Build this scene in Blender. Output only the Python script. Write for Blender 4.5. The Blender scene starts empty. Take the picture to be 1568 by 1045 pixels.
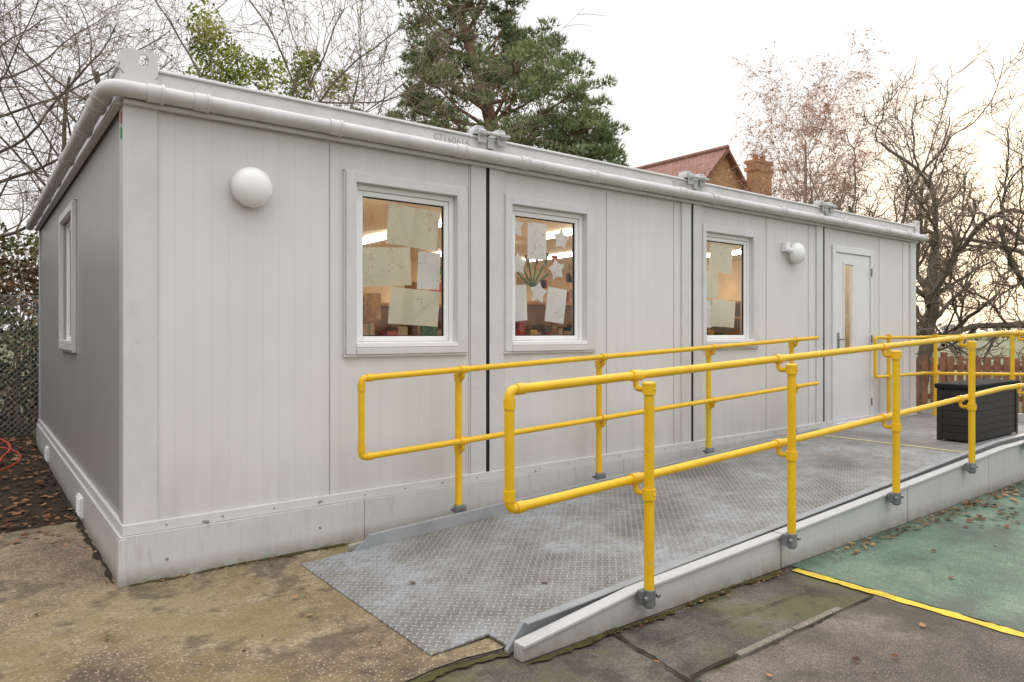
import bpy, math, random
from mathutils import Vector, Matrix, noise
random.seed(7)
scene = bpy.context.scene
R = math.radians

# ------------------------------------------------------------------ helpers
class MB:
    def __init__(s): s.v=[]; s.f=[]; s.m=[]
    def add(s, vs, fs, m=0):
        o=len(s.v); s.v.extend([tuple(p) for p in vs])
        for f in fs: s.f.append(tuple(i+o for i in f)); s.m.append(m)
    def box(s,x0,x1,y0,y1,z0,z1,m=0):
        vs=[(x0,y0,z0),(x1,y0,z0),(x1,y1,z0),(x0,y1,z0),(x0,y0,z1),(x1,y0,z1),(x1,y1,z1),(x0,y1,z1)]
        s.add(vs,[(0,3,2,1),(4,5,6,7),(0,1,5,4),(1,2,6,5),(2,3,7,6),(3,0,4,7)],m)
    def obox(s,c,d,rot,m=0):
        x,y,z=d[0]/2,d[1]/2,d[2]/2
        vs=[Vector(c)+rot@Vector(p) for p in [(-x,-y,-z),(x,-y,-z),(x,y,-z),(-x,y,-z),(-x,-y,z),(x,-y,z),(x,y,z),(-x,y,z)]]
        s.add(vs,[(0,3,2,1),(4,5,6,7),(0,1,5,4),(1,2,6,5),(2,3,7,6),(3,0,4,7)],m)
    def prism(s,prof,y0,y1,m=0):
        n=len(prof)
        vs=[(x,y0,z) for x,z in prof]+[(x,y1,z) for x,z in prof]
        fs=[tuple(range(n)),tuple(range(2*n-1,n-1,-1))]
        for i in range(n): fs.append((i,n+i,n+(i+1)%n,(i+1)%n))
        s.add(vs,fs,m)
    def tube(s,pts,r,n=8,m=0,cap=True):
        pts=[Vector(p) for p in pts]; k=len(pts)
        rs=r if isinstance(r,(list,tuple)) else [r]*k
        vs=[]; up=None
        for i in range(k):
            d=(pts[min(i+1,k-1)]-pts[max(i-1,0)])
            if d.length<1e-9: d=Vector((0,0,1))
            d.normalize()
            if up is None:
                up=Vector((0,0,1)) if abs(d.z)<.9 else Vector((1,0,0))
            a=(up-d*up.dot(d))
            if a.length<1e-6: a=d.orthogonal()
            a.normalize(); up=a; b=d.cross(a)
            for j in range(n):
                t=2*math.pi*j/n
                vs.append(pts[i]+(a*math.cos(t)+b*math.sin(t))*rs[i])
        fs=[]
        for i in range(k-1):
            for j in range(n):
                fs.append((i*n+j,i*n+(j+1)%n,(i+1)*n+(j+1)%n,(i+1)*n+j))
        if cap:
            fs.append(tuple(range(n-1,-1,-1))); fs.append(tuple((k-1)*n+j for j in range(n)))
        s.add(vs,fs,m)
    def sphere(s,c,r,m=0,nu=20,nv=12,sc=(1,1,1)):
        vs=[];fs=[]
        for i in range(nv+1):
            a=math.pi*i/nv
            for j in range(nu):
                t=2*math.pi*j/nu
                vs.append((c[0]+r*sc[0]*math.sin(a)*math.cos(t),c[1]+r*sc[1]*math.sin(a)*math.sin(t),c[2]+r*sc[2]*math.cos(a)))
        for i in range(nv):
            for j in range(nu):
                fs.append((i*nu+j,(i+1)*nu+j,(i+1)*nu+(j+1)%nu,i*nu+(j+1)%nu))
        s.add(vs,fs,m)
    def obj(s,name,mats,parent=None,smooth=False,bevel=0):
        me=bpy.data.meshes.new(name); me.from_pydata(s.v,[],s.f); 
        if not isinstance(mats,(list,tuple)): mats=[mats]
        for mt in mats: me.materials.append(mt)
        me.polygons.foreach_set('material_index',s.m)
        if smooth: me.polygons.foreach_set('use_smooth',[True]*len(s.f))
        me.update()
        o=bpy.data.objects.new(name,me); scene.collection.objects.link(o)
        if parent: o.parent=parent
        if bevel:
            b=o.modifiers.new('bev','BEVEL'); b.width=bevel; b.segments=2; b.limit_method='ANGLE'; b.angle_limit=R(40)
        return o

def empty(name):
    o=bpy.data.objects.new(name,None); scene.collection.objects.link(o); return o

def fillet(pts,rad,n=6):
    pts=[Vector(p) for p in pts]; out=[pts[0]]
    for i in range(1,len(pts)-1):
        a=(pts[i-1]-pts[i]).normalized(); b=(pts[i+1]-pts[i]).normalized()
        p0=pts[i]+a*rad; p2=pts[i]+b*rad
        for k in range(n+1):
            t=k/n
            out.append(p0*(1-t)**2+pts[i]*2*t*(1-t)+p2*t*t)
    out.append(pts[-1]); return out

# ------------------------------------------------------------------ materials
def newmat(name):
    m=bpy.data.materials.new(name); m.use_nodes=True
    nt=m.node_tree; b=nt.nodes['Principled BSDF']; return m,nt,b
def N(nt,t,**k):
    n=nt.nodes.new(t)
    for a,v in k.items(): setattr(n,a,v)
    return n
def coords(nt):
    return N(nt,'ShaderNodeTexCoord').outputs['Object']
def noise_n(nt,vec,scale,detail=4,rough=.6):
    n=N(nt,'ShaderNodeTexNoise'); n.inputs['Scale'].default_value=scale; n.inputs['Detail'].default_value=min(detail,5)
    n.inputs['Roughness'].default_value=rough; nt.links.new(vec,n.inputs['Vector']); return n.outputs['Fac']
def ramp(nt,fac,stops):
    r=N(nt,'ShaderNodeValToRGB'); e=r.color_ramp.elements
    e[0].position=stops[0][0]; e[1].position=stops[-1][0]
    for p,c in stops[1:-1]: e.new(p)
    for i,(p,c) in enumerate(stops):
        e[i].color=(c[0],c[1],c[2],1) if isinstance(c,(tuple,list)) else (c,c,c,1)
    nt.links.new(fac,r.inputs['Fac']); return r.outputs['Color']
def mix(nt,fac,a,b,blend='MIX'):
    m=N(nt,'ShaderNodeMix',data_type='RGBA',blend_type=blend)
    def put(sock,v):
        if isinstance(v,(int,float)): sock.default_value=v
        elif isinstance(v,tuple): sock.default_value=(*v,1) if len(v)==3 else v
        else: nt.links.new(v,sock)
    put(m.inputs['Factor'],fac); put(m.inputs['A'],a); put(m.inputs['B'],b)
    return m.outputs['Result']
def math_n(nt,op,a,b=0.0,c=None):
    m=N(nt,'ShaderNodeMath',operation=op)
    for i,v in enumerate([a,b]+([c] if c is not None else [])):
        if isinstance(v,(int,float)): m.inputs[i].default_value=v
        else: nt.links.new(v,m.inputs[i])
    return m.outputs[0]
def bump(nt,b,h,strength=.3,dist=.01):
    n=N(nt,'ShaderNodeBump'); n.inputs['Strength'].default_value=strength; n.inputs['Distance'].default_value=dist
    nt.links.new(h,n.inputs['Height']); nt.links.new(n.outputs['Normal'],b.inputs['Normal'])
def plain(name,col,rough=.8):
    m,nt,b=newmat(name); b.inputs['Base Color'].default_value=(*col,1); b.inputs['Roughness'].default_value=rough
    b.inputs['Specular IOR Level'].default_value=.2; return m

def simple(name,col,rough=.5,metal=0,var=.15,vscale=6,bmp=0):
    m,nt,b=newmat(name); v=coords(nt)
    f=noise_n(nt,v,vscale,3)
    c2=tuple(x*(1-var) for x in col); c1=tuple(min(1,x*(1+var*.5)) for x in col)
    nt.links.new(ramp(nt,f,[(.3,c2),(.7,c1)]),b.inputs['Base Color'])
    b.inputs['Roughness'].default_value=rough; b.inputs['Metallic'].default_value=metal
    if bmp: bump(nt,b,noise_n(nt,v,vscale*8,2),bmp,.005)
    return m

def cladding(name,axis,col,rib=.04):
    m,nt,b=newmat(name)
    tc=N(nt,'ShaderNodeTexCoord'); sp=N(nt,'ShaderNodeSeparateXYZ'); nt.links.new(tc.outputs['Object'],sp.inputs[0])
    u=sp.outputs[axis]; z=sp.outputs['Z']
    fr=math_n(nt,'FRACT',math_n(nt,'MULTIPLY',u,1/.1))
    g=math_n(nt,'ABSOLUTE',math_n(nt,'SUBTRACT',fr,.5))
    line=math_n(nt,'LESS_THAN',g,.035)
    h=line
    mp=N(nt,'ShaderNodeMapping'); mp.inputs['Scale'].default_value=(3,3,.35); nt.links.new(tc.outputs['Object'],mp.inputs[0])
    streak=noise_n(nt,mp.outputs[0],2.2,3,.6)
    blot=noise_n(nt,tc.outputs['Object'],.9,4,.55)
    c=mix(nt,ramp(nt,streak,[(.42,0.0),(.75,.22)]),col,tuple(x*k for x,k in zip(col,(.80,.785,.76))))
    c=mix(nt,ramp(nt,blot,[(.35,0.0),(.7,.5)]),c,tuple(a*k for a,k in zip(col,(.89,.88,.87))))
    low=N(nt,'ShaderNodeMapRange'); low.inputs['From Min'].default_value=.27; low.inputs['From Max'].default_value=.75
    low.inputs['To Min'].default_value=.7; low.inputs['To Max'].default_value=0; nt.links.new(z,low.inputs['Value'])
    up=N(nt,'ShaderNodeMapRange'); up.inputs['From Min'].default_value=2.1; up.inputs['From Max'].default_value=2.66
    up.inputs['To Min'].default_value=0; up.inputs['To Max'].default_value=.35; nt.links.new(z,up.inputs['Value'])
    d=math_n(nt,'MULTIPLY',math_n(nt,'ADD',low.outputs[0],up.outputs[0]),streak)
    c=mix(nt,d,c,(.38,.36,.33))
    c=mix(nt,math_n(nt,'MULTIPLY',h,rib),c,(.3,.3,.3))
    nt.links.new(c,b.inputs['Base Color']); b.inputs['Roughness'].default_value=.34
    bump(nt,b,math_n(nt,'MULTIPLY',h,-1.0),.3,.0012)
    return m
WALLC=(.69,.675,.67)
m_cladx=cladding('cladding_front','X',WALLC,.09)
m_clady_shaded=cladding('cladding_side','Y',(.36,.365,.37),.25)  # same cladding as the front, side wall's shade put into a darker base colour

def painted(name,col,dirt=.25,rough=.4,sc=4,speck=.8):
    m,nt,b=newmat(name); v=coords(nt)
    f=noise_n(nt,v,sc,4,.7); f2=noise_n(nt,v,35,2,.7)
    c=mix(nt,ramp(nt,f,[(.4,0.0),(.75,dirt)]),col,tuple(x*.55 for x in col))
    c=mix(nt,ramp(nt,f2,[(.62,0.0),(.75,dirt*speck)]),c,(.3,.27,.22))
    nt.links.new(c,b.inputs['Base Color']); b.inputs['Roughness'].default_value=rough
    return m
m_trim=painted('trim_paint',(.63,.62,.61),.22)
m_fascia=painted('fascia_paint',(.66,.65,.64),.35)
m_pipe=painted('gutter_pipe',(.59,.575,.56),.4,.35)
def skirt(name,col):
    m,nt,b=newmat(name); tc=N(nt,'ShaderNodeTexCoord'); sp=N(nt,'ShaderNodeSeparateXYZ'); nt.links.new(tc.outputs['Object'],sp.inputs[0])
    f=noise_n(nt,tc.outputs['Object'],2.2,4,.65)
    c=mix(nt,ramp(nt,f,[(.4,0.0),(.75,.25)]),col,tuple(x*.65 for x in col))
    low=N(nt,'ShaderNodeMapRange'); low.inputs['From Min'].default_value=0; low.inputs['From Max'].default_value=.10
    low.inputs['To Min'].default_value=1.2; low.inputs['To Max'].default_value=0; nt.links.new(sp.outputs['Z'],low.inputs['Value'])
    c=mix(nt,math_n(nt,'MULTIPLY',low.outputs[0],noise_n(nt,tc.outputs['Object'],14,4,.7)),c,(.17,.14,.085))
    mp=N(nt,'ShaderNodeMapping'); mp.inputs['Scale'].default_value=(9,9,1.2); nt.links.new(tc.outputs['Object'],mp.inputs[0])
    c=mix(nt,ramp(nt,noise_n(nt,mp.outputs[0],2.5,3,.7),[(.55,0.0),(.75,.35)]),c,(.27,.25,.20))
    nt.links.new(c,b.inputs['Base Color']); b.inputs['Roughness'].default_value=.42; return m
m_skirt=skirt('skirt_paint',(.58,.575,.565))
m_upvc=painted('upvc_white',(.83,.83,.83),.06,.25)
m_door=painted('door_white',(.72,.72,.725),.1,.3)
m_globe=painted('light_globe',(.82,.82,.81),.08,.25)
m_rubber=plain('black_rubber',(.012,.012,.013),.6)
m_yellow=painted('yellow_paint',(.80,.48,.008),.35,.33,7,1.4)
m_galv=simple('galvanised',(.26,.27,.28),.42,.6,.35,9)
m_gray=painted('ramp_kerb_paint',(.31,.32,.325),.6,.45)
m_rampside=skirt('ramp_side_paint',(.50,.495,.485))
m_blackbox=simple('dark_plastic',(.02,.019,.018),.45,0,.3,12)
m_roof=plain('roof_grey',(.3,.3,.3),.7)

def glass(name):
    m,nt,b=newmat(name); nt.nodes.remove(b)
    out=nt.nodes['Material Output']; tr=N(nt,'ShaderNodeBsdfTransparent'); gl=N(nt,'ShaderNodeBsdfGlossy')
    tr.inputs['Color'].default_value=(.96,.98,.97,1); gl.inputs['Roughness'].default_value=.0
    fr=N(nt,'ShaderNodeFresnel'); fr.inputs['IOR'].default_value=1.5
    f=math_n(nt,'MINIMUM',math_n(nt,'MULTIPLY',fr.outputs[0],1.25),1.0)
    ms=N(nt,'ShaderNodeMixShader'); nt.links.new(f,ms.inputs[0]); nt.links.new(tr.outputs[0],ms.inputs[1]); nt.links.new(gl.outputs[0],ms.inputs[2])
    nt.links.new(ms.outputs[0],out.inputs['Surface']); return m
m_glass=glass('window_glass')

def chequer(name):
    m,nt,b=newmat(name)
    tc=N(nt,'ShaderNodeTexCoord'); sp=N(nt,'ShaderNodeSeparateXYZ'); nt.links.new(tc.outputs['Object'],sp.inputs[0])
    S=1/.038
    px=math_n(nt,'MULTIPLY',math_n(nt,'ADD',sp.outputs['X'],sp.outputs['Y']),S*.707); py=math_n(nt,'MULTIPLY',math_n(nt,'SUBTRACT',sp.outputs['X'],sp.outputs['Y']),S*.707)
    cx=math_n(nt,'FLOOR',px); cy=math_n(nt,'FLOOR',py)
    fx=math_n(nt,'SUBTRACT',math_n(nt,'SUBTRACT',px,cx),.5); fy=math_n(nt,'SUBTRACT',math_n(nt,'SUBTRACT',py,cy),.5)
    par=math_n(nt,'PINGPONG',math_n(nt,'ADD',cx,cy),1.0)
    inv=math_n(nt,'SUBTRACT',1.0,par)
    kx=math_n(nt,'ADD',math_n(nt,'MULTIPLY',par,4.6),math_n(nt,'MULTIPLY',inv,1.1))
    ky=math_n(nt,'ADD',math_n(nt,'MULTIPLY',par,1.1),math_n(nt,'MULTIPLY',inv,4.6))
    a=math_n(nt,'MULTIPLY',fx,kx); c=math_n(nt,'MULTIPLY',fy,ky)
    d=math_n(nt,'SQRT',math_n(nt,'ADD',math_n(nt,'MULTIPLY',a,a),math_n(nt,'MULTIPLY',c,c)))
    mr=N(nt,'ShaderNodeMapRange'); mr.inputs['From Min'].default_value=.35; mr.inputs['From Max'].default_value=.6
    mr.inputs['To Min'].default_value=1; mr.inputs['To Max'].default_value=0; nt.links.new(d,mr.inputs['Value'])
    h=mr.outputs[0]
    n1=noise_n(nt,tc.outputs['Object'],1.1,5,.7); n2=noise_n(nt,tc.outputs['Object'],20,3,.75)
    col=ramp(nt,n1,[(.36,(.12,.11,.095)),(.5,(.22,.21,.195)),(.62,(.31,.325,.34))])
    col=mix(nt,ramp(nt,n2,[(.45,0.0),(.65,.5)]),col,(.12,.105,.085))
    col=mix(nt,math_n(nt,'MULTIPLY',h,.6),col,(.50,.51,.52))
    nt.links.new(col,b.inputs['Base Color']); b.inputs['Metallic'].default_value=.2
    nt.links.new(ramp(nt,n1,[(.3,.7),(.7,.48)]),b.inputs['Roughness'])
    bump(nt,b,h,.8,.003); return m
m_cheq=chequer('chequer_plate')

def groundmat(name,stops,scale,fine,rough=.85,spec=.3,dark=None,bs=.5,grit=.45,dark2=None):
    m,nt,b=newmat(name); v=coords(nt)
    f=noise_n(nt,v,scale,5,.68)
    c=ramp(nt,f,stops)
    f2=noise_n(nt,v,fine,3,.75)
    c=mix(nt,ramp(nt,f2,[(.33,.6),(.6,0.0)]),c,(0.03,.026,.02))
    vo=N(nt,'ShaderNodeTexVoronoi'); vo.inputs['Scale'].default_value=fine*1.3; nt.links.new(v,vo.inputs['Vector'])
    c=mix(nt,ramp(nt,vo.outputs['Distance'],[(.12,grit),(.3,0.0)]),c,tuple(min(1,x*1.9) for x in stops[-1][1]))
    for dk in (dark,dark2):
        if dk:
            f3=noise_n(nt,v,dk[0],5,.72)
            c=mix(nt,ramp(nt,f3,[(dk[1],0.0),(dk[1]+.09,dk[3])]),c,dk[2])
    nt.links.new(c,b.inputs['Base Color']); b.inputs['Roughness'].default_value=rough
    b.inputs['Specular IOR Level'].default_value=spec
    bump(nt,b,f2,bs,.006)
    return m
m_conc=groundmat('old_concrete',[(.36,(.10,.07,.042)),(.45,(.21,.155,.092)),(.53,(.34,.265,.165)),(.62,(.46,.395,.295))],1.0,45,.72,.4,(.6,.49,(.19,.145,.055),.65),.5,.45,(1.9,.515,(.07,.05,.03),.75))
m_asph=groundmat('asphalt',[(.34,(.05,.042,.035)),(.5,(.095,.08,.065)),(.64,(.17,.145,.115))],1.6,80,.7,.4,(1.4,.50,(.10,.095,.03),.7),.5,.7,(3.5,.52,(.03,.025,.02),.6))
m_asph2=groundmat('asphalt_brown',[(.34,(.08,.062,.05)),(.5,(.14,.11,.09)),(.66,(.22,.18,.15))],1.4,80,.75,.35,(1.3,.55,(.055,.045,.03),.65),.5,.7,(4,.54,(.06,.05,.03),.5))
m_green=groundmat('green_playground',[(.34,(.055,.09,.065)),(.5,(.09,.16,.105)),(.64,(.17,.24,.17))],1.6,80,.6,.45,(1.0,.52,(.055,.066,.05),.65),.5,.6,(5,.56,(.06,.065,.045),.5))
m_soil=groundmat('leaf_soil',[(.3,(.02,.014,.008)),(.6,(.05,.03,.018)),(.75,(.09,.055,.03))],6,50,.9,.2)
m_field=groundmat('grass_field',[(.3,(.09,.10,.045)),(.55,(.15,.16,.075)),(.75,(.24,.21,.12))],.35,40,.9,.2)
m_moss=groundmat('moss',[(.3,(.055,.05,.02)),(.7,(.11,.10,.035))],9,80,.95,.1)
m_line=painted('yellow_line',(.70,.50,.04),.9,.7,9)
m_kerbst=groundmat('edging_stone',[(.3,(.17,.145,.11)),(.7,(.30,.26,.21))],5,90)
m_bark=simple('bark',(.15,.12,.09),.9,0,.5,5)
m_bark2=simple('bark_grey',(.18,.145,.11),.9,0,.5,5)
m_birch=simple('birch_bark',(.42,.34,.30),.8,0,.5,4)
m_twig=plain('twigs',(.22,.17,.125),.9)
m_twigr=plain('birch_twigs',(.40,.24,.17),.9)
def leafmats(name,c0,c1,c2):
    out=[]
    for k in range(5):
        t=k/4
        c=tuple((a+(b_-a)*t*2) if t<.5 else (b_+(d-b_)*(t-.5)*2) for a,b_,d in zip(c0,c1,c2))
        m,nt,b=newmat('%s_%d'%(name,k)); b.inputs['Base Color'].default_value=(*c,1); b.inputs['Roughness'].default_value=.7; b.inputs['Specular IOR Level'].default_value=.15
        out.append(m)
    return out
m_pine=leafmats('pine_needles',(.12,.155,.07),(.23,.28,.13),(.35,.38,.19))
m_ivy=leafmats('ivy_leaves',(.12,.16,.03),(.28,.34,.07),(.48,.48,.14))
m_hedge=leafmats('hedge_leaves',(.12,.085,.05),(.23,.15,.085),(.36,.23,.13))
m_hedgeg=leafmats('hedge_green',(.07,.08,.03),(.14,.16,.06),(.25,.26,.10))
m_dead=leafmats('dead_leaves',(.07,.035,.018),(.18,.085,.04),(.34,.19,.10))
m_birchleaf=leafmats('birch_leaves',(.30,.14,.07),(.50,.27,.16),(.60,.38,.24))
m_far=leafmats('far_trees',(.22,.21,.19),(.31,.29,.26),(.42,.39,.34))

def brick(name,c1,c2,mort,sx,sy,swap=False):
    m,nt,b=newmat(name)
    tc=N(nt,'ShaderNodeTexCoord'); sp=N(nt,'ShaderNodeSeparateXYZ'); cb=N(nt,'ShaderNodeCombineXYZ'); nt.links.new(tc.outputs['Object'],sp.inputs[0])
    u=math_n(nt,'ADD',sp.outputs['X'],sp.outputs['Y']) if not swap else sp.outputs['Y']
    nt.links.new(u,cb.inputs[0]); nt.links.new(sp.outputs['Z'],cb.inputs[1])
    br=N(nt,'ShaderNodeTexBrick'); br.inputs['Scale'].default_value=1; br.inputs['Brick Width'].default_value=sx; br.inputs['Row Height'].default_value=sy
    br.inputs['Mortar Size'].default_value=.01; br.inputs['Color1'].default_value=(*c1,1); br.inputs['Color2'].default_value=(*c2,1); br.inputs['Mortar'].default_value=(*mort,1)
    nt.links.new(cb.outputs[0],br.inputs['Vector'])
    c=mix(nt,.35,br.outputs['Color'],ramp(nt,noise_n(nt,tc.outputs['Object'],2.5,4),[(.3,tuple(x*.5 for x in c1)),(.7,c2)]))
    nt.links.new(c,b.inputs['Base Color']); b.inputs['Roughness'].default_value=.85
    return m
m_brick=brick('brick',(.42,.19,.07),(.66,.37,.15),(.42,.36,.28),.225,.075)
m_tile=brick('roof_tiles',(.30,.145,.11),(.40,.21,.165),(.11,.055,.045),.2,.13,True)
m_wood=simple('fence_wood',(.26,.12,.065),.75,0,.4,7)
m_wfloor=plain('room_floor',(.25,.20,.15),.6)
m_rwall=simple('room_wall',(.62,.45,.27),.8,0,.3,2)
m_ceil=plain('room_ceiling',(.82,.77,.66),.8)
m_pinewood=simple('shelf_wood',(.55,.27,.10),.5,0,.35,4)
def emi(name,c,s):
    m,nt,b=newmat(name); b.inputs['Emission Color'].default_value=(*c,1); b.inputs['Emission Strength'].default_value=s; return m
m_lamp=emi('strip_lamp',(1,.89,.72),26)
def paper(name,col,ink):
    m,nt,b=newmat(name); v=coords(nt)
    f=noise_n(nt,v,16,1,.5); w=math_n(nt,'ABSOLUTE',math_n(nt,'SUBTRACT',f,.5))
    mask=math_n(nt,'MULTIPLY',math_n(nt,'LESS_THAN',w,.010),math_n(nt,'GREATER_THAN',noise_n(nt,v,7,1),.55))
    c=mix(nt,math_n(nt,'MULTIPLY',mask,.45),col,ink)
    nt.links.new(c,b.inputs['Base Color']); b.inputs['Roughness'].default_value=.8
    out=nt.nodes['Material Output']; tl=N(nt,'ShaderNodeBsdfTranslucent'); nt.links.new(c,tl.inputs['Color'])
    ms=N(nt,'ShaderNodeMixShader'); ms.inputs[0].default_value=.18
    nt.links.new(b.outputs[0],ms.inputs[1]); nt.links.new(tl.outputs[0],ms.inputs[2]); nt.links.new(ms.outputs[0],out.inputs['Surface'])
    return m
m_paperc=paper('paper_cream',(.85,.83,.71),(.4,.25,.2))
m_paperw=paper('paper_white',(.88,.91,.97),(.2,.25,.35))

# ------------------------------------------------------------------ ground
def sheet(name,x0,x1,y0,y1,z,mat):
    b=MB(); b.add([(x0,y0,z),(x1,y0,z),(x1,y1,z),(x0,y1,z)],[(0,1,2,3)]); return b.obj(name,mat)
sheet('ground',-500,900,-500,900,-.016,m_field)
sheet('leaf_covered_soil',-9,-.0,1.3,11,-.010,m_soil)
sheet('asphalt_yard',-12,12.5,-16,-1.8,-.008,m_asph)
def ragged(name,pts,z,mat,amp=.03,step=.06):
    out=[]
    for i in range(len(pts)):
        a=Vector(pts[i]); c=Vector(pts[(i+1)%len(pts)]); L=(c-a).length; n=max(1,min(160,int(L/step))); q=Vector((-(c-a).y,(c-a).x)).normalized()
        for k in range(n):
            p=a.lerp(c,k/n); w=noise.noise(Vector((p.x*3,p.y*3,z*99)))*amp+noise.noise(Vector((p.x*14,p.y*14,5)))*amp*.5
            p=p+q*w; out.append((p.x,p.y,z))
    b=MB(); b.add(out,[tuple(range(len(out)))]); return b.obj(name,mat)
ragged('concrete_apron',[(-9,-1.9),(1.66,-1.9),(10.6,-1.9),(10.6,1.72),(0,1.66),(-2,1.5),(-9,1.75)],-.002,m_conc,.05)
ragged('asphalt_path',[(1.62,-2.60),(1.5,-9),(3.12,-9),(3.12,-2.60)],-.004,m_asph2,.02)
b=MB(); b.add([(3.185,-2.06,-.003),(3.185,-16,-.003),(16,-16,-.003),(16,-2.06,-.003)],[(0,3,2,1)]); b.obj('playground_surface',m_green)
b=MB(); n=300; vs=[]
for i in range(n+1):
    y=-2.12-i*.03
    vs+=[(3.10+noise.noise(Vector((1,y*9,0)))*.014+noise.noise(Vector((1,y*40,0)))*.01,y,.001),(3.165+noise.noise(Vector((5,y*9,0)))*.014+noise.noise(Vector((7,y*40,0)))*.01,y,.001)]
b.add(vs,[(2*i,2*i+2,2*i+3,2*i+1) for i in range(n)]); b.obj('painted_yellow_line',m_line)
b=MB(); b.box(1.93,2.35,-2.585,-2.553,-.05,.005); b.box(2.362,2.78,-2.588,-2.556,-.05,.004); b.obj('edging_stone',m_kerbst,bevel=.004)
def strip(name,p0,p1,w,z,mat,jit=.5,n=110):
    b=MB(); p0=Vector(p0);p1=Vector(p1); d=(p1-p0).normalized(); q=Vector((-d.y,d.x)); vs=[]
    for i in range(n+1):
        p=p0+(p1-p0)*i/n
        nz=noise.noise(Vector((p.x*6,p.y*6,w*40)))*.7+noise.noise(Vector((p.x*25,p.y*25,3)))*.5
        nz2=noise.noise(Vector((p.x*6,p.y*6,9)))*.7+noise.noise(Vector((p.x*25,p.y*25,13)))*.5
        e=min(1,i/6,(n-i)/6); ctr=q*w*.9*noise.noise(Vector((p.x*2.5,p.y*2.5,4)))
        a=p+ctr+q*w*max(.03,(.5+jit*nz))*e; c=p+ctr-q*w*max(.03,(.5+jit*nz2))*e
        vs+=[(a.x,a.y,z),(c.x,c.y,z)]
    b.add(vs,[(2*i,2*i+1,2*i+3,2*i+2) for i in range(n)]); return b.obj(name,mat)
m_crack=plain('crack_dirt',(.035,.028,.02),.95)
strip('moss_strip',(.2,-1.92),(1.3,-1.94),.03,.002,m_moss,1.4)
strip('moss_strip',(1.15,-2.085),(3.1,-2.085),.035,.002,m_moss,1.4)
strip('ground_crack',(1.66,-2.07),(1.50,-3.2),.018,.003,m_crack,1.2)
strip('ground_crack',(.78,-1.9),(1.2,-1.93),.008,.0035,m_crack,1)
strip('ground_crack',(1.6,-2.57),(1.93,-2.57),.010,.003,m_crack,1.2)
strip('ground_crack',(1.93,-2.6),(3.1,-2.60),.008,.003,m_crack,1.2)
strip('ground_crack',(1.7,-2.30),(3.0,-2.36),.004,.003,m_crack,1.2)
strip('dirt_strip',(0,-.055),(1.3,-.055),.035,.0025,m_moss,1.4)
strip('dirt_strip',(-.055,.0),(-.055,6),.035,.0025,m_crack,1.2)

# ------------------------------------------------------------------ building
BX1=9.76; BY1=6.06
bld=empty('modular_classroom_building')
ZB=.27; ZT=2.64
wins=[(1.356,2.156),(2.664,3.46),(5.08,5.876)]
WZ0,WZ1=1.28,2.385
door=(7.52,8.50,.26,2.40)
holes=[(a,c,WZ0,WZ1) for a,c in wins]+[door]
def wall_strips(u0,u1,z0,z1,holes,put):
    cur=u0
    for a,c,h0,h1 in sorted(holes):
        put(cur,a,z0,z1)
        if h0>z0: put(a,c,z0,h0)
        put(a,c,h1,z1); cur=c
    put(cur,u1,z0,z1)
b=MB(); wall_strips(.0,BX1,ZB,ZT,holes,lambda a,c,e,f:b.box(a,c,0,.07,e,f)); b.obj('front_wall',m_cladx,bld)
b=MB(); wall_strips(.071,BY1,ZB,ZT,[(2.36,3.28,WZ0,WZ1)],lambda a,c,e,f:b.box(0,.07,a,c,e,f)); b.obj('side_wall',m_clady_shaded,bld)
b=MB(); b.box(BX1-.07,BX1,.071,BY1,ZB,ZT); b.box(.071,BX1-.071,BY1-.07,BY1,ZB,ZT); b.obj('rear_walls',m_clady_shaded,bld)
b=MB()
for k in range(4):
    x0=2.44*k; x1=x0+2.44
    if k==0: b.box(-.016,.155,-.016,-.0005,ZB,2.66)
    else: b.box(x0+.016,x0+.155,-.016,-.0005,ZB,2.66)
    b.box(x1-.155,x1-(.016 if k<3 else -.016),-.016,-.0005,ZB,2.66)
    b.box(x0+.155,x0+.167,-.007,-.0005,ZB,2.66); b.box(x1-.167,x1-.155,-.007,-.0005,ZB,2.66)
b.obj('corner_posts',m_trim,bld,bevel=.004)
b=MB()
b.box(-.016,-.0005,-.0005,.12,ZB,2.66); b.box(-.016,-.0005,BY1-.155,BY1,ZB,2.66)
b.obj('side_posts',painted('side_trim',(.5,.5,.5),.2),bld,bevel=.004)  # trim paint darkened to carry the shade of the left side
b=MB()
for xj in (2.44,4.88,7.32): b.box(xj-.0145,xj+.0145,-.0148,-.0008,ZB-.02,2.64)
b.obj('joint_seals',m_rubber,bld)
b=MB()
for xj in (1.18,3.72,4.62,6.15,7.0,8.72,9.4): b.box(xj-.003,xj+.003,-.003,-.0004,ZB+.02,2.62)
b.obj('panel_joints',plain('joint_grey',(.36,.35,.34),.6),bld)
b=MB()
b.box(-.022,BX1+.02,-.024,-.0005,ZB-.005,ZB+.055); b.box(-.024,-.0005,-.0005,BY1,ZB-.005,ZB+.055)
b.obj('base_rail',m_trim,bld,bevel=.004)
b=MB()
edges=[-.038,1.41,3.9,6.35,8.2,BX1+.02]
for i in range(5): b.box(edges[i]+.002,edges[i+1]-.002,-.038,-.012,-.01,ZB-.006)
edges=[-.012,1.5,3.1,4.6,BY1]
for i in range(4): b.box(-.038,-.012,edges[i]+.002,edges[i+1]-.002,-.01,ZB-.006)
b.box(-.043,-.005,-.043,-.0385,-.01,ZB-.02); b.box(-.0432,-.0385,-.038,.03,-.01,ZB-.02)
b.box(BX1-.02,BX1+.018,-.0,BY1,-.01,ZB-.007)
b.obj('skirting',m_skirt,bld,bevel=.002)
b=MB()
x=.2
while x<9.7:
    b.tube([(x,-.022,ZB+.025),(x,-.029,ZB+.025)],.005,8); x+=.305
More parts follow.
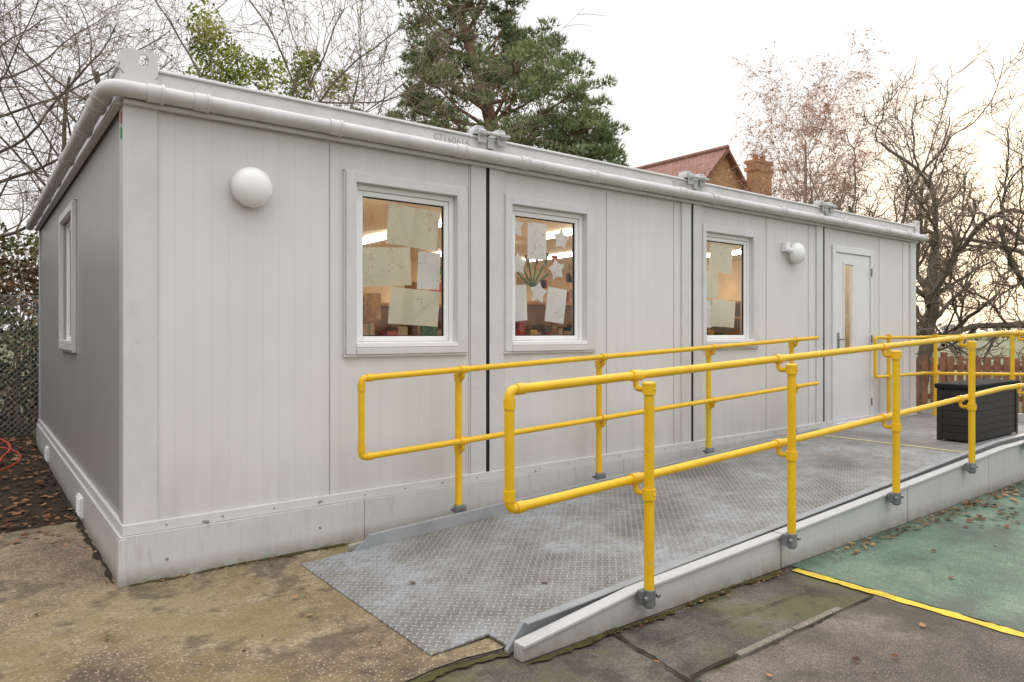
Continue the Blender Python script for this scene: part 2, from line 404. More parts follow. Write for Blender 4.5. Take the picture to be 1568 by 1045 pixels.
for x in (.40,.42,1.10,2.9): b.sphere((x,-.026,ZB+.012+random.uniform(-.01,.02)),.009,nu=8,nv=6)
for x in (1.10,.2,2.2): b.sphere((x,-.040,random.uniform(.05,.2)),.008,nu=8,nv=6)
b.obj('base_bolts',m_galv,bld)
b=MB()
for y in (1.62,4.4):
    b.box(-.054,-.0385,y-.12,y+.12,.05,.19,0)
    for k in range(6): b.obox((-.057,y,.065+k*.022),(.012,.2,.008),Matrix.Rotation(R(-35),3,'Y'),0)
b.obj('skirt_vents',m_upvc,bld)
b=MB()
for k in range(4):
    x0=2.44*k+(.006 if k else -.03); x1=2.44*(k+1)-(.006 if k<3 else -.03)
    b.box(x0,x1,-.035,.03,2.66,2.86)
    b.box(x0,x1,-.05,-.0352,2.835,2.85)
b.box(-.035,-.001,.031,BY1+.03,2.66,2.86); b.box(-.05,-.036,.0,BY1+.03,2.835,2.85)
b.box(BX1,BX1+.034,.031,BY1,2.66,2.86)
b.obj('roof_fascia',m_fascia,bld,bevel=.005)
b=MB(); b.box(0.0,BX1-.002,.031,BY1,2.645,2.84); b.box(.05,BX1-.05,.06,BY1-.05,2.8402,2.872); b.obj('roof',m_roof,bld)
def lug(b,x,w,z0=2.70,z1=2.935):
    y0,y1=-.056,-.036; cx=x+w*.62; cz=2.882; rx,rz=.028,.034
    n=24; outer=[];inner=[]
    for i in range(n):
        t=2*math.pi*i/n; ct,st=math.cos(t),math.sin(t)
        inner.append((cx+rx*ct,cz+rz*st))
        k=1e9
        if ct>1e-6: k=min(k,(x+w-cx)/ct)
        if ct<-1e-6: k=min(k,(x-cx)/ct)
        if st>1e-6: k=min(k,(z1-cz)/st)
        if st<-1e-6: k=min(k,(z0+.09-cz)/st)
        outer.append((cx+k*ct,cz+k*st))
    for j in range(n):
        q=(j+1)%n
        vs=[(outer[j][0],y0,outer[j][1]),(outer[q][0],y0,outer[q][1]),(inner[q][0],y0,inner[q][1]),(inner[j][0],y0,inner[j][1])]
        vs+=[(a,y1,c) for a,_,c in vs]
        b.add(vs,[(0,1,2,3),(7,6,5,4),(0,4,5,1),(2,6,7,3)])
    b.box(x,x+w,y0,y1,z0,z0+.09)
    b.box(x,x+.015,y1,.06,2.862,z1-.03)
b=MB(); lug(b,-.035,.185); lug(b,BX1-.1,.13)
b.obj('corner_lugs',m_trim,bld)
b=MB()
for xj in (2.44,4.88,7.32):
    for sgn in (-1,1):
        b.box(xj+sgn*.10-.055,xj+sgn*.10+.055,-.06,.05,2.862,2.892)
        b.prism([(xj+sgn*.10-.045,2.893),(xj+sgn*.10+.045,2.893),(xj+sgn*.10+.03,2.93),(xj+sgn*.10-.03,2.93)],-.055,.04)
        b.box(xj+sgn*.09-.035,xj+sgn*.09+.035,-.075,-.0605,2.80,2.90)
    b.tube([(xj-.13,-.09,2.872),(xj+.15,-.09,2.872)],.014,10)
    b.tube([(xj-.12,-.09,2.872),(xj-.08,-.09,2.872)],.026,6); b.tube([(xj+.06,-.09,2.872),(xj+.1,-.09,2.872)],.026,6)
    b.box(xj-.03,xj+.03,-.058,-.036,2.77,2.858)
b.obj('roof_connectors',painted('connector_paint',(.50,.50,.49),.6),bld,bevel=.003)
PZ=2.70
b=MB()
pp=fillet([(BX1+.07,-.09,PZ-.004),( -.10,-.09,PZ),(-.10,BY1+.1,PZ-.01)],.12,8)
b.tube(pp,.045,18)
js=(.12,.36,1.17,2.13,2.72,3.45,4.6,5.1,6.3,7.05,7.6,8.7,9.3)
for x in js: b.tube([(x-.035,-.09,PZ),(x+.035,-.09,PZ)],.0505,18); b.tube([(x+.035,-.09,PZ),(x+.05,-.09,PZ)],.055,18)
for y in (.1,.3,.9,1.9,2.9,3.9,4.9,5.7): b.tube([(-.10,y-.04,PZ-.003),(-.10,y+.04,PZ-.003)],.0515,18); b.tube([(-.10,y+.04,PZ-.003),(-.10,y+.055,PZ-.003)],.056,18)
b.tube([(BX1+.06,-.09,PZ),(BX1+.085,-.09,PZ)],.052,18)
o=b.obj('gutter_pipe',m_pipe,bld,smooth=True)
em=o.modifiers.new('es','EDGE_SPLIT'); em.split_angle=R(50)
b=MB(); b.box(-.02,BX1+.02,-.055,-.017,2.632,2.656); b.box(-.055,-.017,-.0,BY1,2.632,2.656); b.obj('gutter_support',m_trim,bld,bevel=.003)
b=MB(); b.box(-.0185,-.0163,.02,.06,2.46,2.52,0); b.box(-.0185,-.0163,.02,.05,2.54,2.60,1)
b.obj('corner_tag',[plain('tag_green',(.02,.3,.08)),plain('tag_red',(.45,.05,.02))],bld)
def text(s,size,loc,rot,mat,name,parent):
    cu=bpy.data.curves.new(name,'FONT'); cu.body=s; cu.size=size; cu.extrude=.0005; cu.space_character=1.1
    o=bpy.data.objects.new(name,cu); scene.collection.objects.link(o); dg=bpy.context.evaluated_depsgraph_get(); dg.update()
    me=bpy.data.meshes.new_from_object(o.evaluated_get(dg)); bpy.data.objects.remove(o)
    me.materials.clear(); me.materials.append(mat)
    q=bpy.data.objects.new(name,me); scene.collection.objects.link(q); q.location=loc; q.rotation_euler=rot; q.parent=parent
m_num=plain('number_grey',(.36,.36,.355),.6)
text('07160616',.07,(1.95,-.0365,2.765),(R(90),0,0),m_num,'serial_number',bld)
text('07180',.07,(4.56,-.0365,2.765),(R(90),0,0),m_num,'serial_number_b',bld)

def window(tag,x0,x1,z0,z1,tl,tr,frame='front'):
    b=MB()
    T=-.034; D=.032
    b.box(x0-tl,x0,T,-.0005,z0-.045,z1+.062); b.box(x1,x1+tr,T,-.0005,z0-.045,z1+.062)
    b.box(x0,x1,T,-.0005,z1,z1+.062); 
    b.box(x0,x1,T-.006,-.0005,z0-.045,z0)
    b.box(x0-tl-.012,x0-tl,-.018,-.0005,z0-.045,z1+.075); b.box(x1+tr,x1+tr+.012,-.018,-.0005,z0-.045,z1+.075)
    b.box(x0-tl-.012,x1+tr+.012,-.018,-.0005,z1+.0625,z1+.075)
    b.box(x0-tl-.012,x1+tr+.012,-.028,-.0005,z0-.062,z0-.046)
    parts=[(b,'trim',m_trim,.003)]
    f=MB(); W=.038
    f.box(x0+.001,x0+W,D-.012,D+.055,z0+.001,z1-.001); f.box(x1-W,x1-.001,D-.012,D+.055,z0+.001,z1-.001)
    f.box(x0+W,x1-W,D-.012,D+.055,z1-W,z1-.001); f.box(x0+W,x1-W,D-.012,D+.055,z0+.001,z0+W)
    f.box(x0+.001,x1-.001,-.036,D-.0125,z0+.002,z0+.034)
    S=.036; a,c,e,g=x0+W+.002,x1-W-.002,z0+W+.002,z1-W-.002
    f.box(a,a+S,D,D+.045,e,g); f.box(c-S,c,D,D+.045,e,g); f.box(a+S,c-S,D,D+.045,g-S,g); f.box(a+S,c-S,D,D+.045,e,e+S)
    parts.append((f,'frame',m_upvc,.004))
    k=MB(); a+=S;c-=S;e+=S;g-=S; q=.006
    k.box(a,a+q,D+.012,D+.03,e,g);k.box(c-q,c,D+.012,D+.03,e,g);k.box(a+q,c-q,D+.012,D+.03,g-q,g);k.box(a+q,c-q,D+.012,D+.03,e,e+q)
    parts.append((k,'gasket',m_rubber,0))
    gl=MB(); gl.add([(a,D+.02,e),(c,D+.02,e),(c,D+.02,g),(a,D+.02,g)],[(0,1,2,3)]); parts.append((gl,'glass',m_glass,0))
    for mb,nm,mt_,bv in parts:
        o=mb.obj('window_%s_%s'%(tag,nm),mt_,bld,bevel=bv)
        if frame=='side':
            for v in o.data.vertices: v.co=Vector((v.co.y,v.co.x,v.co.z))
            o.data.flip_normals()
window('a',*wins[0],WZ0,WZ1,.072,.085)
window('b',*wins[1],WZ0,WZ1,.066,.10)
window('c',*wins[2],WZ0,WZ1,.05,.10)
window('side',2.36,3.28,WZ0,WZ1,.07,.07,'side')
b=MB()
def sheetp(x,z,w,h,rot,m,y=.085):
    c,s_=math.cos(R(rot)),math.sin(R(rot)); vs=[]
    nx=4
    for j in range(2):
        for i in range(nx+1):
            px=(i/nx-.5)*w; pz=(j-.5)*h
            vs.append((x+.015+px*c-pz*s_, y+.004*math.sin(i*1.7+x*9)+(.012 if (i in(0,nx) and j==0) else 0), z+px*s_+pz*c))
    b.add(vs,[(i,i+1,nx+2+i,nx+1+i) for i in range(nx)],m)
def star(x,z,r,m,rot=0,y=.085):
    vs=[(x,y,z)]
    for i in range(10):
        a=math.pi*i/5+R(90+rot); rr=r if i%2==0 else r*.6
        vs.append((x+rr*math.cos(a),y,z+rr*math.sin(a)))
    b.add(vs,[(0,i+1,(i+1)%10+1) for i in range(10)],m)
sheetp(1.84,2.14,.42,.29,-4,0); sheetp(1.62,1.845,.41,.27,4,0,.091); sheetp(1.975,1.835,.19,.27,-1,1,.097); sheetp(1.85,1.565,.41,.26,-3,0,.089); sheetp(1.52,1.56,.13,.19,2,2)
sheetp(3.0,2.13,.20,.30,1,1); sheetp(2.79,1.62,.20,.29,4,1); sheetp(3.20,1.61,.21,.29,-6,1)
star(2.78,2.23,.095,1,8); star(3.27,2.17,.095,1,-5); star(2.81,1.93,.095,1,4); star(3.22,1.91,.095,1,12); star(3.02,1.71,.095,1,-8)
sheetp(5.46,2.15,.38,.30,-2,0); sheetp(5.24,1.87,.34,.27,3,0); sheetp(5.51,1.58,.40,.28,-2,0,.091); sheetp(5.22,1.57,.19,.28,2,1,.095)
b.obj('window_drawings',[m_paperc,m_paperw,simple('orange_print',(.6,.28,.08),.7,0,.5,25)],bld)
b=MB(); 
cols=[(.42,.06,.04),(.05,.16,.08),(.5,.35,.08),(.30,.18,.09),(.45,.36,.25),(.20,.09,.04)]
cm=[plain('craft_%d'%i,c,.7) for i,c in enumerate(cols)]
for i in range(16):
    x=2.5+i*.10; z=2.02-.05*math.sin(i*.7); b.add([(x,.25,z),(x+.08,.25,z),(x+.04,.25,z-.12)],[(0,1,2)],random.randrange(5))
for a in range(-60,61,24):
    b.tube([(3.02,.16,1.75),(3.02+.2*math.sin(R(a)),.16,1.78+.2*math.cos(R(a)))],.008,4,1)
b.obj('window_crafts',cm,bld)
b=MB(); b.box(.08,BX1-.08,.08,BY1-.08,.26,.29); b.obj('room_floor',m_wfloor,bld)
b=MB(); b.box(.08,BX1-.08,.08,BY1-.08,2.60,2.63); b.obj('room_ceiling',m_ceil,bld)
b=MB(); b.box(.08,BX1-.08,5.90,5.97,.29,2.6); b.box(BX1-.16,BX1-.09,.08,5.9,.29,2.6); b.box(.075,.1,.08,2.3,.29,2.6); b.box(.075,.1,3.35,5.9,.29,2.6); b.obj('room_walls',m_rwall,bld)
b=MB()
for xx in (1.9,3.4,5.0,6.6,8.4):
    for yy in (1.6,4.0): b.box(xx-.045,xx+.045,yy-.85,yy+.85,2.555,2.598)
b.obj('ceiling_strip_lights',m_lamp,bld)
b=MB()
for i in range(7):
    x=.4+i*1.3
    hh=random.uniform(1.3,1.95)
    b.box(x,x+1.15,5.5,5.88,.29,.33,0); b.box(x,x+.03,5.5,5.88,.33,hh,0); b.box(x+1.12,x+1.15,5.5,5.88,.33,hh,0)
    b.box(x+.03,x+1.12,5.85,5.88,.33,hh,0); b.box(x,x+1.15,5.5,5.88,hh,hh+.03,0)
    z=.33+.35
    while z<hh-.1:
        b.box(x+.03,x+1.12,5.52,5.84,z,z+.025,0); z+=.38
    zz=.36
    while zz<hh-.2:
        xx=x+.06
        while xx<x+1.05:
            w=random.uniform(.03,.1); b.box(xx,xx+w-.005,5.6,5.8,zz,zz+random.uniform(.2,.3),1+random.randrange(6)); xx+=w
        zz+=.38
for i in range(30):
    x=random.uniform(.4,9.2); z=random.uniform(1.95,2.4); w=random.uniform(.15,.4)
    b.box(x,x+w,5.88,5.897-.004*random.random(),z,z+random.uniform(.12,.2),1+random.randrange(6))
for (x,y) in ((2.6,2.4),(4.4,2.6),(6.2,2.2),(3.4,4.2)):
    b.box(x-.6,x+.6,y-.35,y+.35,.88,.91,0)
    for sx in(-.55,.55):
        for sy in(-.3,.3): b.box(x+sx-.02,x+sx+.02,y+sy-.02,y+sy+.02,.29,.88,0)
for (xa,xb,ya,yb,zt) in ((1.9,3.0,1.3,1.6,1.62),(3.3,4.9,1.0,1.4,1.66),(5.9,7.1,.9,1.3,1.75)):
    b.box(xa,xa+.03,ya,yb,.29,zt,0); b.box(xb-.03,xb,ya,yb,.29,zt,0); b.box(xa,xb,ya,yb,zt,zt+.03,0); b.box(xa+.03,xb-.03,yb-.02,yb,.29,zt,0)
    z=.6
    while z<zt-.15:
        b.box(xa+.03,xb-.03,ya,yb-.02,z,z+.025,0)
        xx=xa+.06
        while xx<xb-.15:
            w=random.uniform(.03,.12); 
            if random.random()<.75: b.box(xx,xx+w-.01,ya+.05,yb-.05,z+.026,z+random.uniform(.14,.26),1+random.randrange(6))
            xx+=w
        z+=.32
b.obj('classroom_furniture',[m_pinewood]+cm,bld)
x0,x1,z0,z1=door
b=MB(); b.box(x0-.012,x0+.05,-.03,.06,z0,z1+.04); b.box(x1-.05,x1+.012,-.03,.06,z0,z1+.04); b.box(x0+.05,x1-.05,-.03,.06,z1-.045,z1+.04)
b.box(x0+.05,x1-.05,-.05,.05,z0,z0+.03); b.obj('door_frame',m_door,bld,bevel=.005)
b=MB(); a,c=x0+.054,x1-.054; gx0,gx1,gz0,gz1=7.80,8.01,1.16,2.22
b.box(a,gx0,-.012,.03,z0+.035,z1-.05); b.box(gx1,c,-.012,.03,z0+.035,z1-.05); b.box(gx0,gx1,-.012,.03,z0+.035,gz0); b.box(gx0,gx1,-.012,.03,gz1,z1-.05)
b.box(gx0-.03,gx0-.001,-.02,-.0122,gz0-.03,gz1+.03); b.box(gx1+.001,gx1+.03,-.02,-.0122,gz0-.03,gz1+.03); b.box(gx0-.001,gx1+.001,-.02,-.0122,gz1+.001,gz1+.03); b.box(gx0-.001,gx1+.001,-.02,-.0122,gz0-.03,gz0-.001)
b.obj('door_leaf',m_door,bld)
b=MB(); b.add([(gx0,.005,gz0),(gx1,.005,gz0),(gx1,.005,gz1),(gx0,.005,gz1)],[(0,1,2,3)]); b.obj('door_glass',m_glass,bld)
# coats and a notice inside, seen through the door glass
b=MB(); b.box(8.6,8.9,.9,1.3,.3,2.0,0); b.box(8.3,8.55,.6,.62,1.55,1.9,1); b.box(8.2,8.6,.8,.82,1.2,1.5,2); b.obj('cloakroom_items',[plain('coat_blue',(.05,.09,.16)),plain('notice_white',(.7,.7,.68)),plain('notice_green',(.1,.25,.15))],bld)
b=MB(); b.box(7.635,7.67,-.022,-.0125,1.16,1.38); b.tube(fillet([(7.652,-.02,1.30),(7.652,-.06,1.30),(7.76,-.06,1.30)],.012,4),.009,8); b.tube([(7.652,-.022,1.22),(7.652,-.03,1.22)],.01,10)
for z in (.5,1.3,2.15): b.tube([(8.455,-.034,z-.05),(8.455,-.034,z+.05)],.01,8)
b.obj('door_handle',m_galv,bld)
b=MB(); b.box(8.53,8.56,-.02,-.0005,.27,2.36); b.obj('door_side_strip',m_trim,bld)
for tag,(x,z) in {'a':(.665,2.255),'b':(6.66,2.27)}.items():
    b=MB(); b.tube([(x,-.0006,z),(x,-.045,z)],[.113,.108],28); b.obj('wall_light_base_'+tag,m_trim,bld)
    b=MB(); b.tube([(x,-.0455,z),(x,-.065,z)],[.121,.121],36); b.sphere((x,-.066,z),.12,sc=(1,.6,1),nu=36,nv=18); b.obj('wall_light_globe_'+tag,m_globe,bld,smooth=True)
b=MB(); b.box(6.45,6.53,-.06,-.0006,2.28,2.38); b.sphere((6.49,-.085,2.29),.03,nu=10,nv=8); b.obj('motion_sensor',m_upvc,bld,bevel=.006)

# ------------------------------------------------------------------ ramp
def h(x): return max(0,min(1,(x-.88)/5.82))*.25
ramp_e=empty('access_ramp')
XE=9.86
b=MB(); b.prism([(.88,.004),(1.18,h(1.18)+.006),(1.18,h(1.18)-.004),(.88,-.001)],-1.78,-.28)
b.prism([(1.18,h(1.18)+.006),(3.1,h(3.1)+.006),(3.1,h(3.1)-.006),(1.18,h(1.18)-.004)],-1.94,-.30)
b.prism([(3.104,h(3.1)+.006),(6.70,.256),(6.70,.24),(3.104,h(3.1)-.006)],-1.94,-.30)
b.obj('ramp_deck',m_cheq,ramp_e)
b=MB(); b.box(6.71,XE-.03,-1.94,-.06,.238,.252); 
b.obj('landing_deck',m_cheq,ramp_e)
b=MB(); b.box(6.69,6.73,-1.93,-.30,.2565,.262); b.obj('landing_edge_strip',plain('nosing',(.5,.45,.25),.7),ramp_e)
b=MB()
b.prism([(1.15,.015),(1.24,h(1.24)+.10),(6.7,.25+.14),(XE-.03,.39),(XE-.03,.2),(6.7,.2),(1.15,.0)],-1.965,-1.942)
b.prism([(1.24,h(1.24)+.10),(6.7,.39),(XE-.03,.39),(XE-.03,.384),(6.7,.384),(1.24,h(1.24)+.094)],-1.99,-1.9655)
b.prism([(1.2,.015),(1.32,h(1.32)+.08),(6.7,.25+.08),(6.7,.2),(1.2,.0)],-.298,-.290)
b.prism([(1.32,h(1.32)+.08),(6.7,.33),(6.7,.324),(1.32,h(1.32)+.074)],-.289,-.26)
b.obj('ramp_kerbs',m_gray,ramp_e)
b=MB()
seams=[1.15,3.10,4.75,6.30,7.9,XE]
ft=lambda x:h(x)+(.055+.05*min(1,(x-1.15)/.7))
for i in range(5):
    a,c=seams[i]+.006,seams[i+1]-.006
    pr=[(a,-.006),(a,ft(a))]
    if a<1.85<c: pr.append((1.85,ft(1.85)))
    if a<6.7<c: pr.append((6.7,ft(6.7)))
    pr+=[(c,ft(c)),(c,-.006)]
    b.prism(pr,-2.055,-1.998)
    pr2=[(x,z+.001) for x,z in pr[1:-1]]+[(x,z-.016) for x,z in reversed(pr[1:-1])]
    b.prism(pr2,-2.07,-2.0555)
b.box(XE-.028,XE,-1.99,-.06,-.006,.36)
b.prism([(1.2,-.006),(1.2,.05),(6.7,.31),(6.7,-.006)],-.257,-.24)
b.obj('ramp_side_panels',m_rampside,ramp_e,bevel=.004)

# ------------------------------------------------------------------ handrails
def fitting(b,x,yp,yr,zr,m=0):
    b.tube([(x,yp,zr-.085),(x,yp,zr-.035)],.033,14,m)
    p=fillet([(x,yp,zr-.06),(x,yp+(yr-yp)*.95,zr-.065),(x,yr,zr-.02)],.02,4)
    b.tube(p,.014,8,m)
    b.tube([(x-.03,yr,zr),(x+.03,yr,zr)],.0275,14,m)
    b.sphere((x,yp-.0335 if yr>yp else yp+.0335,zr-.06),.006,m,nu=6,nv=4)
def handrail(name,posts,yp,yr,top,mid,x0,xe,extra_paths=None):
    e=empty(name)
    b=MB()
    def Z(x,o): return h(x)+o
    loop=[(xe,yr,Z(xe,top)),(x0,yr,Z(x0,top)),(x0,yr,Z(x0,mid)),(xe,yr,Z(xe,mid))]
    if extra_paths: loop=extra_paths
    b.tube(fillet(loop,.032,6),.0212,14)
    for (zo) in (top,mid):
        b.tube([(x0+.035,yr,Z(x0+.035,zo)),(x0+.075,yr,Z(x0+.075,zo))],.0255,14)
    b.tube([(x0,yr,Z(x0,top)-.035),(x0,yr,Z(x0,top)-.08)],.0255,14); b.tube([(x0,yr,Z(x0,mid)+.035),(x0,yr,Z(x0,mid)+.08)],.0255,14)
    for x in posts:
        zb=h(x)+.06; zt=h(x)+top-.035
        b.tube([(x,yp,zb),(x,yp,zt)],.0242,16)
        b.tube([(x,yp,zt-.005),(x,yp,zt+.004),(x,yp,zt+.010)],[.034,.034,.02],14)
        fitting(b,x,yp,yr,h(x)+top); fitting(b,x,yp,yr,h(x)+mid)
    o=b.obj('tubes',m_yellow,e,smooth=True); es=o.modifiers.new('es','EDGE_SPLIT'); es.split_angle=R(45)
    b=MB()
    s=-1 if yp<-1 else 1
    for x in posts:
        z=h(x)+.035
        b.tube([(x,yp,z+.005),(x,yp,z+.085)],.031,12)
        b.box(x-.045,x+.045,min(yp,yp-s*.035),max(yp,yp-s*.035),z+.015,z+.08)
        for q in(-.04,.04): b.tube([(x+q,yp+s*.01,z+.05),(x+q,yp+s*.03,z+.05)],.012,6)
        b.tube([(x,yp,z-.005),(x,yp,z+.0045)],.022,10)
    b.obj('clamps',m_galv,e,bevel=.003)
    return e
T,M=1.13,.63
loop=[(8.42,-.11,.25+1.07),(XE-.05,-.11,.25+1.07),(XE-.05,-2.03,.25+T),(6.7,-2.03,.25+T),(1.11,-2.03,h(1.11)+T),(1.11,-2.03,h(1.11)+M),(6.7,-2.03,.25+M),(XE-.05,-2.03,.25+M),(XE-.05,-.11,.25+.57),(8.42,-.11,.25+.57)]
eo=handrail('yellow_handrail',[1.88,3.11,4.43,5.76,7.1,8.45,9.7],-2.115,-2.03,T,M,1.11,XE,loop)
b=MB(); b.tube(fillet([(8.7,-.11,1.32),(8.38,-.11,1.32),(8.38,-.11,.82),(8.7,-.11,.82)],.035,6),.0213,14)
for (x,y) in ((8.75,-.11),(XE-.05,-1.15),(XE-.05,-.25)):
    b.tube([(x,y,.25),(x,y,1.34)],.0242,14); b.tube([(x,y,1.30),(x,y,1.36)],.033,14); b.tube([(x,y,.79),(x,y,.85)],.033,14); b.tube([(x,y,.252),(x,y,.27)],.05,14)
b.obj('landing_rail_posts',m_yellow,eo)
handrail('yellow_handrail',[2.05,3.43,4.88,6.31],-.205,-.265,1.075,.575,1.28,6.72)

# ------------------------------------------------------------------ storage box
e=empty('garden_storage_box')
b=MB(); X0,X1,Y0,Y1=7.38,8.62,-1.56,-1.22; zb=.256
b.box(X0+.01,X1-.01,Y0+.01,Y1-.01,zb+.01,.80)
for k in range(7):
    z=zb+.02+k*.074
    b.box(X0,X1,Y0,Y0+.009,z,z+.066); b.box(X0,X0+.009,Y0+.0095,Y1,z,z+.066)
for xx in (X0-.006,X1-.05): b.box(xx,xx+.055,Y0-.008,Y0-.0005,zb,.80)
b.box(X0-.008,X0-.0005,Y1-.05,Y1,zb,.80)
b.obj('body',m_blackbox,e,bevel=.003)
ml=plain('lid_plastic',(.02,.02,.021),.8); ml.node_tree.nodes['Principled BSDF'].inputs['Specular IOR Level'].default_value=.08
b=MB(); b.box(X0-.025,X1+.025,Y0-.03,Y1+.02,.80,.85); b.obj('lid',ml,e,bevel=.012)

# ------------------------------------------------------------------ picket fence
e=empty('picket_fence'); b=MB()
p0=Vector((11.4,2.2)); p1=Vector((15.2,-4.2)); L=(p1-p0).length; d=(p1-p0)/L; ang=math.atan2(d.y,d.x); rot=Matrix.Rotation(ang,3,'Z')
n=int(L/.13)
for i in range(n):
    p=p0+d*(i*.13); hh=.98+random.uniform(-.03,.03)
    b.obox((p.x,p.y,hh/2),(.092,.02,hh),rot@Matrix.Rotation(R(random.uniform(-1,1)),3,'Y'))
for z in (.3,.8):
    c=(p0+p1)/2; q=Vector((-d.y,d.x))*.03; b.obox((c.x+q.x,c.y+q.y,z),(L,.035,.09),rot)
for i in range(5):
    p=p0+d*(L*i/4)+Vector((-d.y,d.x))*.09; b.obox((p.x,p.y,.52),(.09,.09,1.06),rot)
b.obj('fence_boards',m_wood,e,bevel=.003)

# ------------------------------------------------------------------ chain link fence (left)
e=empty('chain_link_fence'); b=MB()
fy=7.0; xa,xb=-3.0,.6; H=1.85
s_=.075
x=xa-H
while x<xb:
    xs,xe_=max(x,xa),min(x+H,xb)
    if xe_>xs:
        b.tube([(xs,fy,xs-x+.02),(xe_,fy,xe_-x+.02)],.0045,3,0,False)
        b.tube([(xs,fy+.008,H-(xs-x)+.02),(xe_,fy+.008,H-(xe_-x)+.02)],.0045,3,0,False)
    x+=s_
for x in (-2.9,-.9,.55): b.tube([(x,fy+.04,0),(x,fy+.04,1.95)],.03,8,0)
b.tube([(xa,fy+.01,1.87),(xb,fy+.01,1.87)],.007,5,0)
b.obj('mesh_and_posts',plain('wire_grey',(.18,.19,.18),.5),e)
b=MB(); pts=[(-.72+.26*math.cos(t*.3)*(1+.015*t),3.9+.26*math.sin(t*.3),.14+.02*(t/20)+(.12 if 18<t<26 else 0)+.10*math.sin(t*.3)) for t in range(60)]
b.tube(pts,.010,8); b.obj('garden_hose',plain('hose_orange',(.42,.06,.03),.4),smooth=True)
def rndv():
    while True:
        v=Vector((random.uniform(-1,1),random.uniform(-1,1),random.uniform(-1,1)))
        if .05<v.length<1: return v
e=empty('log_pile'); b=MB()
for i in range(9):
    a=R(random.uniform(-50,60)); c=Vector((random.uniform(-1.6,-.6),random.uniform(3.0,4.6),.05+.06*(i//3))); d=Vector((math.cos(a),math.sin(a),random.uniform(-.12,.25)))*random.uniform(.25,.55)
    b.tube([c-d,c,c+d],[.03,.04,.02],7)
b.obj('logs',plain('dark_log',(.04,.032,.025),.9),e)

# ------------------------------------------------------------------ leaves
def shade(p,sc=1.5):
    g=.5+noise.noise(Vector(p)*sc)*.9+random.uniform(-.35,.35)
    return max(0,min(4,int(g*5)))
def leaf(b,p,size,m=0,flat=False,asp=.6,sc=1.5):
    if flat: a=Vector((random.uniform(-1,1),random.uniform(-1,1),random.uniform(-.15,.15))).normalized(); n=Vector((random.uniform(-.3,.3),random.uniform(-.3,.3),1)).normalized()
    else: a=rndv().normalized(); n=rndv().normalized()
    c=n.cross(a)
    if c.length<.1: c=a.orthogonal()
    c.normalize(); w=size*asp*.5
    b.add([p-a*size*.5,p+c*w+n*size*.1*random.random(),p+a*size*.5,p-c*w+n*size*.12*random.random()],[(0,1,2,3)],m*5+shade(p,sc))
def litter(name,spots):
    b=MB()
    for (x0,x1,y0,y1,n,size) in spots:
        for i in range(n):
            leaf(b,Vector((random.uniform(x0,x1),random.uniform(y0,y1),random.uniform(.006,.016))),size*random.uniform(.5,1.3),0,True,.75)
    return b.obj(name,m_dead)
litter('leaf_litter',[(-8,-.06,1.7,7,5200,.065),(-2.5,-.06,1.2,1.8,160,.05),(3.6,12,-2.2,-2.08,420,.04),(5.0,12,-2.6,-2.1,360,.055),(3.3,14,-6,-2.1,150,.05),(1.2,3.1,-4,-2.1,16,.035),(-1.5,1.2,-1.9,-.1,30,.03),(.1,1.2,-.11,-.06,50,.022),(1.5,3.1,-2.14,-2.08,60,.022),(-1.5,-.06,0,1.6,30,.035)])
b=MB()
for (x,y) in ((1.22,-1.02),(1.75,-1.5)):
    leaf(b,Vector((x,y,h(x)+.014)),.05,0,True,.7)
b.obj('fallen_leaves',m_dead)

# ------------------------------------------------------------------ trees
def grow(b,p,d,L,r,lvl,P,twigs=None):
    n=max(2,int(L/P['seg'][lvl])); pts=[p.copy()]; rs=[r]; dirs=[d.copy()]
    r1=r*P['taper']
    for i in range(n):
        d=(d+rndv()*P['wander'][lvl]+Vector((0,0,1))*P['up'][lvl]).normalized()
        p=p+d*(L/n); pts.append(p.copy()); rs.append(r+(r1-r)*(i+1)/n); dirs.append(d.copy())
    sides=[9,6,4,3,3,3][lvl]
    b.tube(pts,rs,sides,0 if lvl<P.get('tw',3) else 1,False)
    if lvl>=P['levels']:
        if twigs is not None: twigs.extend(pts[1:])
        return
    k=P['kids'][lvl]
    for j in range(k):
        t=P['start'][lvl]+(1-P['start'][lvl])*(j+random.random()*.8)/k
        i=min(n,max(1,int(t*n+.5)))
        a=dirs[i].orthogonal().normalized(); a=Matrix.Rotation(random.uniform(0,2*math.pi),3,dirs[i])@a
        nd=(dirs[i]*math.cos(P['ang'][lvl])+a*math.sin(P['ang'][lvl])).normalized()
        grow(b,pts[i],nd,L*P['len'][lvl]*random.uniform(.7,1.2),max(rs[i]*P['rad'],P['rmin']),lvl+1,P,twigs)
gn=dict(seg=[.22,.2,.15,.11,.09],wander=[.26,.38,.42,.42,.45],up=[.05,.05,.06,.10,.10],taper=.5,levels=4,kids=[8,6,8,6],start=[.3,.2,.12,.1],ang=[R(58),R(52),R(50),R(52)],len=[.74,.58,.40,.42],rad=.58,rmin=.0075,tw=3)
def tree(name,base,direc,L,r,P,seed,mats,leaves=0,leafm=None,lsize=.05,stems=1):
    random.seed(seed); e=empty(name); b=MB(); tw=[]
    for s in range(stems):
        dd=Vector(direc).normalized()+ (rndv()*.35 if s else Vector((0,0,0)))
        grow(b,Vector(base)+Vector((0,0,-.05)),dd.normalized(),L,r*(1 if s==0 else .7),0,P,tw)
    b.obj('trunk_and_branches',mats,e)
    if leaves:
        q=MB()
        for i in range(leaves): leaf(q,random.choice(tw)+rndv()*.08,lsize*random.uniform(.6,1.3))
        q.obj('leaves',leafm,e)
    return e,tw
mt=[m_bark2,m_twig]
tree('gnarled_apple_tree',(13.9,1.75,0),(.42,-.26,1),3.5,.15,gn,11,mt,60,m_dead,.06)
